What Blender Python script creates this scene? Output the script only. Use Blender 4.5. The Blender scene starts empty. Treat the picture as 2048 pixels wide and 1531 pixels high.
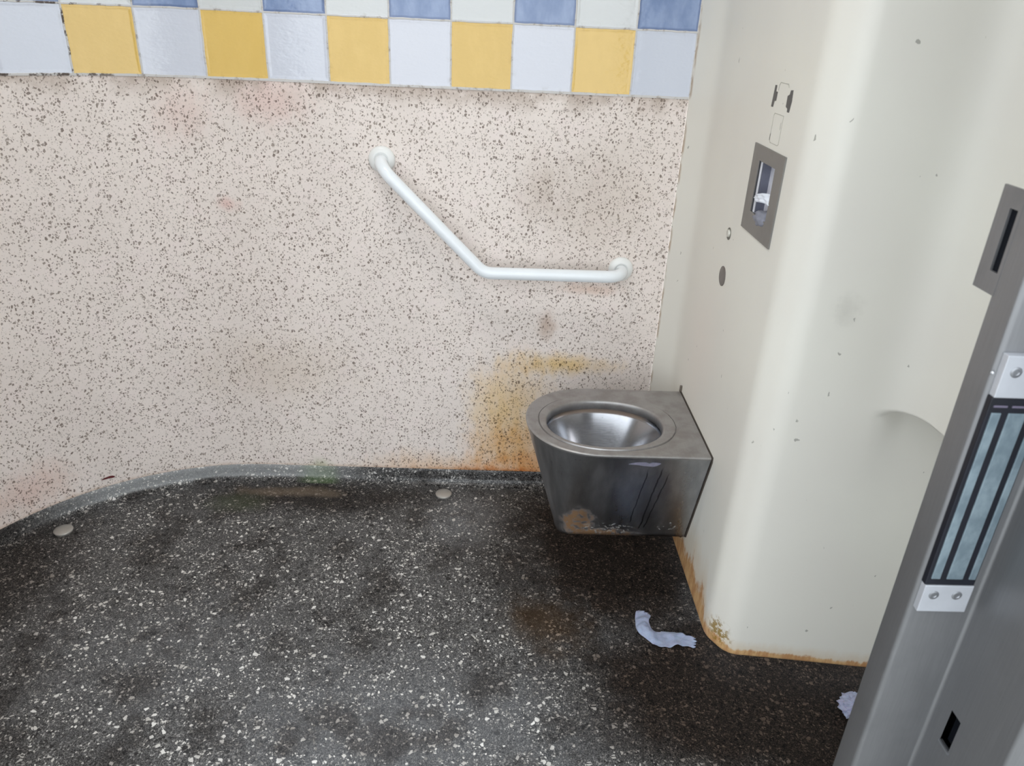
import bpy, bmesh, math, random
from mathutils import Vector, Matrix, noise as mnoise
PI = math.pi
random.seed(7)
sc = bpy.context.scene
col = sc.collection

# ------------------------------------------------------------------ camera
F_PX, YAW, PITCH, ROLL = 1512.85, 0.0359116, 0.4545716, 0.0473930
CAM = Vector((-0.484907, -2.0236, 1.348459))
cam_data = bpy.data.cameras.new('camera')
cam = bpy.data.objects.new('camera', cam_data)
col.objects.link(cam)
fw = Vector((math.sin(YAW)*math.cos(PITCH), math.cos(YAW)*math.cos(PITCH), -math.sin(PITCH)))
rt = Vector((math.cos(YAW), -math.sin(YAW), 0))
up = rt.cross(fw)
r2 = rt*math.cos(ROLL) + up*math.sin(ROLL)
u2 = -rt*math.sin(ROLL) + up*math.cos(ROLL)
cam.matrix_world = Matrix(((r2.x, u2.x, -fw.x, CAM.x), (r2.y, u2.y, -fw.y, CAM.y), (r2.z, u2.z, -fw.z, CAM.z), (0, 0, 0, 1)))
cam_data.sensor_width = 36
cam_data.lens = F_PX/2048*36
cam_data.clip_start = 0.02
cam_data.dof.use_dof = True
cam_data.dof.focus_distance = 2.15
cam_data.dof.aperture_fstop = 9.0
sc.camera = cam

# ------------------------------------------------------------------ light and exposure
world = bpy.data.worlds.new('overcast_daylight')
sc.world = world
world.use_nodes = True
wb = world.node_tree.nodes['Background']
wb.inputs['Color'].default_value = (0.90, 0.955, 1.0, 1)
wb.inputs['Strength'].default_value = 2.7
sc.view_settings.view_transform = 'Standard'
sc.view_settings.look = 'None'
sc.view_settings.gamma = 1
sc.view_settings.exposure = 0.0
CEIL_LAMP = 26.0          # strength of the ceiling light's diffuser

# ------------------------------------------------------------------ object helpers
def link(name, bm, mat, parent=None, smooth=False, loc=None, autosm=None):
    """bm in world coordinates; the origin goes to the parent's base (or to loc)."""
    me = bpy.data.meshes.new(name)
    off = Vector((0, 0, 0))
    if parent is not None:
        g = parent
        while '_base' not in g and g.parent is not None: g = g.parent
        off = g['_base'] if '_base' in g else (0, 0, 0)
        off = Vector(off)
    elif loc is not None:
        off = Vector(loc)
    bmesh.ops.translate(bm, verts=bm.verts, vec=-off)
    bm.normal_update()
    bm.to_mesh(me); bm.free()
    for p in me.polygons: p.use_smooth = smooth
    if autosm is not None:
        me.set_sharp_from_angle(angle=math.radians(autosm))
    o = bpy.data.objects.new(name, me)
    col.objects.link(o)
    if mat: me.materials.append(mat)
    if parent is not None: o.parent = parent
    elif loc is not None: o.location = off
    return o

def thing(name, loc, label=None, cat=None, group=None, kind=None):
    o = bpy.data.objects.new(name, None)
    col.objects.link(o)
    o.location = loc
    o.empty_display_size = 0.05
    o['_base'] = tuple(loc)
    tag(o, label, cat, group, kind)
    return o

def tag(o, label=None, cat=None, group=None, kind=None):
    if label: o['label'] = label
    if cat: o['category'] = cat
    if group: o['group'] = group
    if kind: o['kind'] = kind
    return o

def recalc(bm):
    bmesh.ops.recalc_face_normals(bm, faces=bm.faces)

def box(bm, x0, x1, y0, y1, z0, z1, bev=0, seg=2):
    v = [bm.verts.new(c) for c in ((x0,y0,z0),(x1,y0,z0),(x1,y1,z0),(x0,y1,z0),(x0,y0,z1),(x1,y0,z1),(x1,y1,z1),(x0,y1,z1))]
    fs = [bm.faces.new([v[i] for i in f]) for f in ((0,3,2,1),(4,5,6,7),(0,1,5,4),(1,2,6,5),(2,3,7,6),(3,0,4,7))]
    if bev:
        es = list({e for f in fs for e in f.edges})
        bmesh.ops.bevel(bm, geom=es, offset=bev, segments=seg, affect='EDGES', profile=0.5)
    return bm

def prism(bm, pts, z0, z1):
    """vertical prism from a plan outline"""
    a = [bm.verts.new((x, y, z0)) for x, y in pts]; b = [bm.verts.new((x, y, z1)) for x, y in pts]
    n = len(pts)
    for i in range(n): bm.faces.new((a[i], a[(i+1) % n], b[(i+1) % n], b[i]))
    bm.faces.new(a[::-1]); bm.faces.new(b)
    return bm

def grid(bm, rows, close=False, uv=None, skip=None):
    """rows of points -> quads"""
    V = [[bm.verts.new(p) for p in r] for r in rows]
    lay = bm.loops.layers.uv.verify() if uv else None
    n = len(rows[0])
    for i in range(len(rows)-1):
        for j in range(n if close else n-1):
            k = (j+1) % n
            if skip and skip(i, j): continue
            f = bm.faces.new((V[i][j], V[i][k], V[i+1][k], V[i+1][j]))
            if uv:
                for l, (a, b) in zip(f.loops, ((i, j), (i, k), (i+1, k), (i+1, j))): l[lay].uv = uv[a][b]
    return V

def tube(bm, path, r, n=24, cap=True):
    path = [Vector(p) for p in path]
    ring = []
    t = (path[1]-path[0]).normalized()
    a = t.orthogonal().normalized()
    for i, p in enumerate(path):
        tn = (path[min(i+1, len(path)-1)]-path[max(i-1, 0)]).normalized()
        a = (a - tn*a.dot(tn)).normalized(); b = tn.cross(a)
        ring.append([p + (a*math.cos(2*PI*k/n) + b*math.sin(2*PI*k/n))*r for k in range(n)])
    V = grid(bm, ring, close=True)
    if cap:
        bm.faces.new(V[0]); bm.faces.new(V[-1][::-1])

def fillet(pts, rads, seg=10):
    """polyline with rounded corners"""
    pts = [Vector(p) for p in pts]
    out = [pts[0]]
    for i in range(1, len(pts)-1):
        a, b, c = pts[i-1], pts[i], pts[i+1]
        d1 = (a-b).normalized(); d2 = (c-b).normalized(); r = rads[i-1]
        ang = d1.angle(d2); tl = r/math.tan(ang/2)
        p1 = b+d1*tl; p2 = b+d2*tl
        cen = b + (d1+d2).normalized()*(r/math.sin(ang/2))
        v1 = p1-cen; v2 = p2-cen; w = v1.angle(v2)
        for k in range(seg+1):
            s = k/seg
            out.append(cen + (v1*math.sin((1-s)*w)+v2*math.sin(s*w))/math.sin(w))
    out.append(pts[-1])
    return out

def lathe(bm, prof, cen, axis, n=40):
    """prof: list of (radius, height along axis)"""
    axis = Vector(axis).normalized(); a = axis.orthogonal().normalized(); b = axis.cross(a); cen = Vector(cen)
    rows = []
    for r, h in prof:
        rows.append([cen + axis*h + (a*math.cos(2*PI*k/n)+b*math.sin(2*PI*k/n))*max(r, 1e-5) for k in range(n)])
    V = grid(bm, rows, close=True)
    bm.faces.new(V[-1]); bm.faces.new(V[0][::-1])
    recalc(bm)

# ------------------------------------------------------------------ material helpers
class NT:
    def __init__(s, name):
        s.m = bpy.data.materials.new(name); s.m.use_nodes = True
        s.t = s.m.node_tree; s.t.nodes.clear()
        s.out = s.n('ShaderNodeOutputMaterial'); s.b = s.n('ShaderNodeBsdfPrincipled')
        s.l(s.b.outputs[0], s.out.inputs[0])
        s.geo = s.n('ShaderNodeNewGeometry'); s.tc = s.n('ShaderNodeTexCoord')
        s.pos = s.geo.outputs['Position']; s.obj = s.tc.outputs['Object']; s.uv = s.tc.outputs['UV']
    def n(s, t, **k):
        x = s.t.nodes.new(t)
        for a, v in k.items(): setattr(x, a, v)
        return x
    def l(s, a, b): s.t.links.new(a, b)
    def put(s, sock, v):
        if isinstance(v, bpy.types.NodeSocket): s.l(v, sock)
        elif isinstance(v, (tuple, list)):
            sock.default_value = tuple(v) + ((1,) if len(v) == 3 and len(sock.default_value) == 4 else ())
        else: sock.default_value = v
    def math(s, op, a, b=0.0, c=0.0, clamp=False):
        x = s.n('ShaderNodeMath', operation=op, use_clamp=clamp)
        s.put(x.inputs[0], a); s.put(x.inputs[1], b); s.put(x.inputs[2], c); return x.outputs[0]
    def vm(s, op, a, b=(0, 0, 0), scale=None):
        x = s.n('ShaderNodeVectorMath', operation=op)
        s.put(x.inputs[0], a); s.put(x.inputs[1], b)
        if scale is not None: s.put(x.inputs['Scale'], scale)
        return x.outputs['Value'] if op in ('LENGTH', 'DOT_PRODUCT', 'DISTANCE') else x.outputs['Vector']
    def mix(s, f, a, b, mode='MIX'):
        x = s.n('ShaderNodeMix', data_type='RGBA', blend_type=mode)
        s.put(x.inputs[0], f); s.put(x.inputs[6], a); s.put(x.inputs[7], b); return x.outputs[2]
    def sep(s, v):
        x = s.n('ShaderNodeSeparateXYZ'); s.l(v, x.inputs[0]); return x.outputs
    def comb(s, x_, y_, z_):
        x = s.n('ShaderNodeCombineXYZ'); s.put(x.inputs[0], x_); s.put(x.inputs[1], y_); s.put(x.inputs[2], z_); return x.outputs[0]
    def sm(s, v, a, b, lo=0.0, hi=1.0, mode='SMOOTHSTEP'):
        """maps v from a..b to lo..hi smoothly"""
        if a > b: a, b, lo, hi = b, a, hi, lo
        x = s.n('ShaderNodeMapRange', interpolation_type=mode)
        s.put(x.inputs[0], v); x.inputs[1].default_value = a; x.inputs[2].default_value = b
        x.inputs[3].default_value = lo; x.inputs[4].default_value = hi; return x.outputs[0]
    def noise(s, v, scale, detail=3, rough=0.55, color=False):
        x = s.n('ShaderNodeTexNoise'); s.put(x.inputs['Vector'], v)
        x.inputs['Scale'].default_value = scale; x.inputs['Detail'].default_value = detail; x.inputs['Roughness'].default_value = rough
        return x.outputs['Color' if color else 'Fac']
    def chips(s, v, scale, thr, gap):
        """angular chips: chosen Voronoi cells, shrunk by gap -> (mask, random value per chip)"""
        a = s.n('ShaderNodeTexVoronoi', feature='F1'); b = s.n('ShaderNodeTexVoronoi', feature='DISTANCE_TO_EDGE')
        for x in (a, b): s.put(x.inputs['Vector'], v); x.inputs['Scale'].default_value = scale
        rgb = s.n('ShaderNodeSeparateColor'); s.l(a.outputs['Color'], rgb.inputs[0])
        on = s.math('LESS_THAN', rgb.outputs[0], thr)
        g = s.math('MULTIPLY_ADD', rgb.outputs[2], 0.16, gap)
        d = s.math('SUBTRACT', b.outputs['Distance'], g)
        k = s.sm(d, 0.0, 0.05)
        return s.math('MULTIPLY', on, k), rgb.outputs[1]
    def warp(s, v, scale, amt):
        nn = s.noise(v, scale, 2, 0.5, True)
        return s.vm('ADD', v, s.vm('SCALE', s.vm('SUBTRACT', nn, (.5, .5, .5)), scale=amt))
    def blob(s, v, cen, rad, nz=None, k=0.6, inner=0.0):
        """soft elliptical stain, edge broken by a noise value"""
        d = s.vm('SUBTRACT', v, cen); d = s.vm('MULTIPLY', d, tuple(1.0/r if r else 0.0 for r in rad))
        L = s.vm('LENGTH', d)
        if nz is not None: L = s.math('MULTIPLY_ADD', s.math('SUBTRACT', nz, 0.5), k*2, L)
        return s.sm(L, 1.0, inner)
    def bump(s, h, strength=0.3, dist=0.002):
        x = s.n('ShaderNodeBump'); x.inputs['Strength'].default_value = strength; x.inputs['Distance'].default_value = dist
        s.put(x.inputs['Height'], h); s.l(x.outputs[0], s.b.inputs['Normal']); return x
    def set(s, **k):
        for a, v in k.items(): s.put(s.b.inputs[a.replace('_', ' ')], v)
        return s.m

def lin(r, g, b):
    f = lambda c: (c/255)/12.92 if c <= 10 else ((c/255+0.055)/1.055)**2.4
    return (f(r), f(g), f(b))

# ---- pink wall terrazzo
def mat_wall_terrazzo():
    t = NT('pink_terrazzo'); P = t.pos
    Pw = t.warp(P, 90, 0.006)
    Pe = t.vm('MULTIPLY', Pw, (1, 1, 0.8))
    big = t.noise(P, 4.5, 4, 0.6); mid = t.noise(P, 16, 3, 0.6); fine = t.noise(P, 240, 2, 0.6)
    base = t.mix(t.sm(big, .35, .65), lin(237, 226, 219), lin(231, 220, 213))
    base = t.mix(t.sm(mid, .45, .8, 0, .5), base, lin(238, 223, 220))
    base = t.mix(t.sm(fine, .4, .8, 0, .35), base, lin(218, 210, 203))
    dens = t.noise(P, 22, 3, 0.6)
    m1, c1 = t.chips(Pe, 160, 0.32, 0.07)
    m1 = t.math('MULTIPLY', m1, t.sm(dens, .33, .47))
    m2, c2 = t.chips(t.vm('ADD', Pe, (3.1, 1.7, .4)), 228, 0.24, 0.07)
    m3, c3 = t.chips(t.vm('ADD', Pe, (7.7, 2.7, 5.4)), 340, 0.16, 0.05)
    chipc = t.mix(c1, lin(128, 114, 105), lin(164, 151, 142))
    chipc2 = t.mix(c2, lin(138, 124, 114), lin(186, 174, 164))
    c = t.mix(t.math('MULTIPLY', m3, .4), base, chipc2)
    c = t.mix(t.math('MULTIPLY', m2, .85), c, chipc2)
    c = t.mix(t.math('MULTIPLY', m1, .95), c, chipc)
    # stains: mineral and rust, multiplied over the stone
    n1 = t.noise(P, 9, 5, 0.65); n2 = t.noise(t.vm('MULTIPLY', P, (1, 1, .45)), 30, 4, 0.7)
    nn = t.math('MULTIPLY_ADD', n2, .5, t.math('MULTIPLY', n1, .5))
    def stain(cen, rad, colr, amt, k=.7, inner=0.0):
        nonlocal c
        f = t.math('MULTIPLY', t.blob(P, (cen[0], 0, cen[1]), (rad[0], 0, rad[1]), nn, k, inner), amt)
        c = t.mix(f, c, colr, 'MULTIPLY')
    stain((-.42, .27), (.17, .24), lin(245, 222, 172), .95, .8)
    stain((-.27, .425), (.22, .05), lin(244, 220, 160), .9, .9)
    stain((-.40, .12), (.22, .15), lin(244, 214, 170), .95)
    stain((-.34, .06), (.22, .085), lin(240, 204, 160), 1.0, .8)
    stain((-.42, .045), (.34, .03), lin(232, 186, 136), .95, .9)
    stain((-.66, .05), (.30, .09), lin(244, 222, 196), .8)
    stain((-.325, .545), (.05, .06), lin(190, 165, 145), .6, 1.2)
    stain((-1.00, .05), (.055, .045), lin(185, 205, 168), .6, .9)
    stain((-1.06, 1.12), (.16, .09), lin(240, 220, 218), .7, 1.0)
    stain((-1.27, 1.08), (.10, .10), lin(240, 222, 220), .6, 1.0)
    stain((-1.19, .86), (.045, .03), lin(244, 218, 216), .8, 1.0)
    stain((-1.72, .12), (.10, .10), lin(244, 226, 220), .8, 1.0)
    stain((-.20, .66), (.12, .025), lin(240, 216, 202), .6, 1.1)
    stain((-.36, .93), (.12, .12), lin(225, 220, 214), .6, 1.1)
    stain((-.20, .90), (.22, .25), lin(222, 218, 212), .6, .9)
    stain((-1.10, .38), (.35, .16), lin(230, 224, 214), .5, .9)
    # grime under the tile line and at the plinth
    z = t.sep(P)[2]
    g1 = t.math('MULTIPLY', t.sm(t.math('MULTIPLY_ADD', nn, .07, z), 1.145, 1.225), t.sm(n1, .35, .6))
    c = t.mix(t.math('MULTIPLY', g1, .85), c, lin(186, 174, 162), 'MULTIPLY')
    g2 = t.sm(t.math('MULTIPLY_ADD', nn, .03, z), .078, .058)
    c = t.mix(t.math('MULTIPLY', g2, .7), c, lin(205, 182, 158), 'MULTIPLY')
    t.bump(t.math('MULTIPLY_ADD', fine, .5, m1), .12, .0008)
    return t.set(Base_Color=c, Roughness=.46, Specular_IOR_Level=.35)

# ---- dark floor terrazzo
def mat_floor_terrazzo(name='grey_floor_terrazzo', cove=False):
    t = NT(name); P = t.pos
    Pw = t.warp(P, 70, 0.008)
    fine = t.noise(P, 420, 2, 0.6); mid = t.noise(P, 7, 4, 0.6); big = t.noise(P, 2.6, 4, 0.6)
    base = t.mix(t.sm(fine, .38, .66), lin(24, 23, 23), lin(112, 111, 111))
    m0, c0 = t.chips(Pw, 260, .52, .03)
    base = t.mix(t.math('MULTIPLY', m0, .88), base, t.mix(t.sm(c0, .30, .72), lin(13, 13, 14), lin(140, 138, 136)))
    mB, cB = t.chips(t.vm('ADD', Pw, (5, 2, 1)), 115, .11, .03)
    base = t.mix(t.math('MULTIPLY', mB, .9), base, lin(22, 21, 22))
    mW1, cW1 = t.chips(t.vm('ADD', Pw, (1, 8, 3)), 215, .25, .04)
    mW2, cW2 = t.chips(t.vm('ADD', Pw, (9, 4, 6)), 112, .10, .05)
    wd = t.sm(t.noise(P, 12, 2, .5), .36, .54)
    W = t.math('MAXIMUM', t.math('MULTIPLY', mW1, wd), t.math('MULTIPLY', mW2, .95))
    wc = t.mix(cW2, lin(196, 192, 186), lin(236, 234, 230))
    c = base
    n1 = t.noise(P, 8, 5, 0.65)
    x, y, z = t.sep(P)[0:3]
    # grime film: brown near the walls and around the pan, clearer in the middle of the room
    dirt = t.blob(P, (-.10, -.30, 0), (.52, .55, 0), n1, .35, .35)
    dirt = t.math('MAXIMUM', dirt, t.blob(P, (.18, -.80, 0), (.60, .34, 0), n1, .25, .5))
    dirt = t.math('MAXIMUM', dirt, t.math('MULTIPLY', t.blob(P, (-1.0, -.10, 0), (.55, .14, 0), n1, .5, .2), .8))
    dirt = t.math('MAXIMUM', dirt, t.math('MULTIPLY', t.blob(P, (-1.72, -.50, 0), (.24, .40, 0), n1, .4, .3), .75))
    dirt = t.math('MAXIMUM', dirt, t.math('MULTIPLY', t.sm(mid, .46, .66), .55))
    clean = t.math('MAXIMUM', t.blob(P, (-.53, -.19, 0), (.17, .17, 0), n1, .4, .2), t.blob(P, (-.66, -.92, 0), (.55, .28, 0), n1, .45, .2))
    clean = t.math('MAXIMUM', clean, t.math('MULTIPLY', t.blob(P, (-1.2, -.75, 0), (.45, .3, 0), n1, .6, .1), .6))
    if cove:
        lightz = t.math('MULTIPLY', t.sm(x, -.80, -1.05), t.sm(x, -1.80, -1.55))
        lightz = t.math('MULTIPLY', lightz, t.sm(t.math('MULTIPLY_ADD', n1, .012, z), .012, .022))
        c = t.mix(t.math('MULTIPLY', lightz, .42), c, lin(196, 199, 200))  # paler base: differing dirt, plus painted-in light on the upturned cove
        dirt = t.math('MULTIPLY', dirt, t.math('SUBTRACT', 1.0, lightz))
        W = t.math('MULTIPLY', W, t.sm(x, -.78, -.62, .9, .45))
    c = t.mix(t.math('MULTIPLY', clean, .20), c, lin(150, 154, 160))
    wc = t.mix(mW2, t.mix(t.sm(cW1, .2, .8), lin(138, 136, 132), lin(228, 225, 220)), wc)
    c = t.mix(t.math('MULTIPLY', W, t.math('MULTIPLY_ADD', dirt, -.38, .95)), c, wc)
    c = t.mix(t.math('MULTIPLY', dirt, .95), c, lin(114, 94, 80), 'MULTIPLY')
    c = t.mix(t.math('MULTIPLY', t.blob(P, (-.32, -.62, 0), (.16, .16, 0), n1, .7, .1), .7), c, lin(150, 112, 62), 'MULTIPLY')
    c = t.mix(t.math('MULTIPLY', t.blob(P, (-.32, -.60, 0), (.15, .13, 0), n1, .9, .1), .15), c, lin(96, 68, 28))
    c = t.mix(t.math('MULTIPLY', t.blob(P, (-1.08, -.075, 0), (.20, .035, 0), n1, .9, .2), .30), c, lin(150, 132, 112))
    c = t.mix(t.math('MULTIPLY', t.blob(P, (-1.22, -.14, 0), (.13, .07, 0), n1, .5, .2), .22), c, lin(88, 100, 66))
    if cove:
        c = t.mix(t.math('MULTIPLY', t.blob(P, (-1.0, -.01, 0), (.08, .06, 0), n1, 1.0, .1), .25), c, lin(120, 150, 100))
    rough = t.math('MULTIPLY_ADD', t.noise(P, 14, 4, .6), .25, .36)
    rough = t.math('MULTIPLY_ADD', clean, -.08, rough)
    rough = t.math('MULTIPLY_ADD', dirt, .22, rough)
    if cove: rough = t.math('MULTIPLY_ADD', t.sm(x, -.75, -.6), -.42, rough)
    t.bump(t.math('ADD', fine, t.math('MULTIPLY', W, .6)), .35, .0007)
    return t.set(Base_Color=c, Roughness=rough, Specular_IOR_Level=t.math('MULTIPLY_ADD', dirt, -.22, .36))

# ---- glazed square tiles; uv = (metres along the wall, height)
def mat_tiles(T):
    t = NT('glazed_tiles'); u, v = t.sep(t.uv)[0:2]
    S = .15
    a = t.math('DIVIDE', u, S); b = t.math('DIVIDE', t.math('SUBTRACT', v, T), S)
    wob = t.math('MULTIPLY', t.math('SUBTRACT', t.noise(t.pos, 24, 2), .5), .03)
    fa = t.math('FRACT', t.math('ADD', t.math('ADD', a, 50.0), wob)); fb = t.math('FRACT', t.math('ADD', t.math('ADD', b, 50.0), wob))
    ia = t.math('FLOOR', t.math('ADD', a, 50.0)); ib = t.math('FLOOR', t.math('ADD', b, 50.0))
    da = t.math('MINIMUM', fa, t.math('SUBTRACT', 1.0, fa)); db = t.math('MINIMUM', fb, t.math('SUBTRACT', 1.0, fb))
    d = t.math('MINIMUM', da, db)
    tile = t.sm(d, .009, .018)
    par = t.math('MODULO', t.math('ADD', ia, ib), 2.0)        # ia of the last tile = 49
    wn = t.n('ShaderNodeTexWhiteNoise', noise_dimensions='2D'); t.l(t.comb(ia, ib, 0.0), wn.inputs['Vector'])
    rnd = wn.outputs['Value']
    glaze = t.noise(t.vm('MULTIPLY', t.pos, (1, 1, .45)), 22, 4, .6)
    white = t.mix(rnd, lin(218, 221, 231), lin(207, 213, 226))
    white = t.mix(t.sm(v, T+.15, T+.155), white, lin(214, 217, 218))
    yel = t.mix(rnd, lin(230, 196, 118), lin(221, 186, 104)); yel = t.mix(t.sm(glaze, .4, .7, 0, .35), yel, lin(236, 202, 124))
    blu = t.mix(t.sm(glaze, .3, .7), lin(124, 144, 182), lin(150, 168, 202))
    edge = t.sm(d, .02, .06)
    blu = t.mix(edge, lin(108, 126, 164), blu)
    rowp = t.math('MODULO', ib, 2.0)
    colr = t.mix(rowp, yel, blu)
    # par==1 -> white for (49,50)
    c = t.mix(par, colr, white)
    gn = t.noise(t.pos, 45, 4, .7)
    grout = t.mix(t.sm(gn, .52, .72), lin(206, 204, 202), lin(164, 154, 146))
    leftd = t.sm(u, -1.3, -1.5)
    grout = t.mix(t.math('MULTIPLY', leftd, t.sm(gn, .48, .58)), grout, lin(92, 82, 76))
    c = t.mix(tile, grout, c)
    c = t.mix(t.math('MULTIPLY', t.sm(d, .10, .0), t.sm(gn, .5, .75, 0, .35)), c, lin(190, 180, 165), 'MULTIPLY')
    wav = t.noise(t.vm('MULTIPLY', t.pos, (1, 1, 1.6)), 20, 3, .6); fw_ = t.noise(t.pos, 160, 2, .6)
    h = t.math('ADD', tile, t.math('MULTIPLY', t.sm(d, .02, .07), .5))
    h = t.math('MULTIPLY_ADD', wav, 1.1, h); h = t.math('MULTIPLY_ADD', fw_, .05, h); h = t.math('MULTIPLY_ADD', t.noise(t.vm('MULTIPLY', t.pos, (1, 1, 2.2)), 62, 3, .55), .35, h)
    t.bump(h, .45, .0022)
    return t.set(Base_Color=c, Roughness=t.sm(tile, 0, 1, .8, .09), Specular_IOR_Level=.5)

# ---- cream moulded plastic
def mat_cream():
    t = NT('cream_moulded_plastic'); P = t.pos
    x, y, z = t.sep(P)[0:3]
    big = t.noise(P, 3, 3, .5)
    c = t.mix(t.sm(big, .3, .7), lin(225, 223, 214), lin(221, 218, 210))
    pink = t.blob(P, (.04, -.30, .62), (.12, .22, .30), t.noise(P, 6, 3), .4, 0)
    c = t.mix(t.math('MULTIPLY', pink, .4), c, lin(222, 210, 202))
    # scuffs
    sp, sc_ = t.chips(t.vm('MULTIPLY', t.warp(P, 80, .006), (1, 1, .6)), 85, .05, .30)
    c = t.mix(t.math('MULTIPLY', sp, .65), c, lin(120, 118, 110))
    sc2 = t.sm(t.noise(t.vm('MULTIPLY', P, (1, 1, .25)), 60, 3, .7), .68, .76)
    c = t.mix(t.math('MULTIPLY', t.math('MULTIPLY', sc2, t.sm(z, .45, .12)), .25), c, lin(165, 162, 150))
    smk = t.blob(P, (.15, -.76, .90), (.035, .06, .045), t.noise(P, 60, 3), .5, 0)
    c = t.mix(t.math('MULTIPLY', smk, .25), c, lin(160, 158, 150))
    # rust along the lower edge, a wider band under the pan and at the corner
    nr = t.noise(t.vm('MULTIPLY', P, (1, 1, .35)), 55, 5, .7); n8 = t.noise(P, 8, 3, .6)
    isy = t.sm(y, -.70, -.62)
    wid = t.math('MULTIPLY_ADD', isy, .055, .020)
    wid = t.math('MULTIPLY_ADD', t.blob(P, (.05, -.72, .08), (.10, .05, 1), None, 0, .2), .015, wid)
    k = t.math('DIVIDE', t.math('SUBTRACT', z, .062), wid)
    k = t.math('MULTIPLY_ADD', t.math('SUBTRACT', nr, .5), 1.4, k); k = t.math('MULTIPLY_ADD', t.math('SUBTRACT', n8, .5), 1.8, k)
    fr = t.sm(k, 1.15, .75)
    rust = t.mix(t.sm(nr, .35, .65), lin(176, 122, 60), lin(214, 176, 120))
    c = t.mix(t.math('MULTIPLY', fr, .85), c, rust)
    halo = t.sm(k, 2.6, 1.0, 0, .35); c = t.mix(halo, c, lin(226, 196, 150), 'MULTIPLY')
    # flaked corner
    fl = t.math('MULTIPLY', t.blob(P, (.055, -.735, .105), (.045, .05, .042), t.noise(P, 40, 2), .35, .4), t.sm(t.noise(P, 95, 3, .6), .5, .56))
    c = t.mix(t.math('MULTIPLY', fl, .85), c, lin(140, 112, 38))
    # dirty crease where the moulding meets the terrazzo
    ed = t.math('MULTIPLY', t.sm(y, -.012, -.004), t.sm(t.noise(t.vm('MULTIPLY', P, (1, 1, .5)), 30, 3), .42, .6))
    c = t.mix(t.math('MULTIPLY', ed, .7), c, lin(150, 118, 84))
    t.bump(t.noise(P, 5, 2, .5), .12, .01)
    return t.set(Base_Color=c, Roughness=.42, Specular_IOR_Level=.35)

# ---- brushed stainless steel
def mat_steel(name, colr, rough, brush_axis=2, dirt=None, metallic=1.0, bump=.06):
    t = NT(name); P = t.obj
    s = [1, 1, 1]; s[brush_axis] = .03
    br = t.noise(t.vm('MULTIPLY', P, tuple(s)), 420, 3, .7)
    bl = t.noise(P, 7, 4, .6)
    c = t.mix(t.sm(br, .3, .7), tuple(k*.94 for k in colr), tuple(min(1, k*1.04) for k in colr))
    c = t.mix(t.sm(bl, .45, .75, 0, .5), c, tuple(k*.72 for k in colr))
    r = t.math('MULTIPLY_ADD', br, .12, rough-.06); r = t.math('MULTIPLY_ADD', bl, .16, t.math('SUBTRACT', r, .08))
    m = metallic
    if dirt: c, r, m = dirt(t, P, c, r)
    t.bump(br, bump, .0006)
    return t.set(Base_Color=c, Roughness=r, Metallic=m)

def simple(name, colr, rough=.5, metallic=0.0, var=.1, scale=30, spec=.5, **k):
    t = NT(name); nz = t.noise(t.obj, scale, 3, .6)
    c = t.mix(t.sm(nz, .3, .7), tuple(x*(1-var) for x in colr), tuple(min(1, x*(1+var)) for x in colr))
    return t.set(Base_Color=c, Roughness=rough, Metallic=metallic, Specular_IOR_Level=spec, **k)

# ------------------------------------------------------------------ room dimensions
T = 1.1748            # height where the tiles begin
RC, XC = .69, -1.17   # radius and start of the rounded back-left corner
COVE = .05
CEIL = 2.42
YF = -1.258           # inner face of the front wall

def wall_path(off=0.0, seg=48, x_right=0.014):
    """plan line of the back wall from its right end round the curve; off moves it into the room. -> (x, y, arc length, inward normal)"""
    out = []
    for i in range(25):
        x = x_right + (XC-x_right)*i/24
        out.append((x, -off, x, (0, -1)))
    for i in range(1, seg+1):
        a = (PI/2)*i/seg
        nx, ny = math.sin(a), -math.cos(a)
        out.append((XC - RC*math.sin(a) + nx*off, -RC + RC*math.cos(a) + ny*off, XC - RC*a, (nx, ny)))
    for i in range(1, 9):
        y = -RC + (YF+RC)*i/8
        out.append((XC-RC+off, y, XC-RC*PI/2 + (y+RC), (1, 0)))
    return out

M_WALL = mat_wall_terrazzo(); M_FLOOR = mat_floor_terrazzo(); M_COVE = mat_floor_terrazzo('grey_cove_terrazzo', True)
M_TILE = mat_tiles(T); M_CREAM = mat_cream()

# ------------------------------------------------------------------ floor
bm = bmesh.new()
pts = [(p[0], p[1]) for p in wall_path(-.02)] + [(-1.9, -1.6), (.9, -1.6), (.9, .02)]
vs = [bm.verts.new((x, y, 0)) for x, y in pts]; bm.faces.new(vs); recalc(bm)
for f in bm.faces:
    if f.normal.z < 0: f.normal_flip()
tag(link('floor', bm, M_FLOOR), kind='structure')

# coved skirting of the same terrazzo
bm = bmesh.new()
CR = .022
rows = []
for k in range(9):
    a = (PI/2)*k/8
    rows.append([(x, y, z) for x, y, z in [(p[0]+p[3][0]*0, p[1], 0) for p in wall_path(CR*(1-math.sin(a))+.003)]])
    h = CR*(1-math.cos(a))
    rows[-1] = [(x, y, h+.0005) for x, y, _ in rows[-1]]
for h, o in ((COVE*.7, .003), (COVE-.002, .003), (COVE, .0015), (COVE, -.004)):
    rows.append([(p[0], p[1], h) for p in wall_path(o)])
grid(bm, rows); recalc(bm)
for f in bm.faces: pass
tag(link('baseboard_back', bm, M_COVE, smooth=True), kind='structure')

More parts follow.
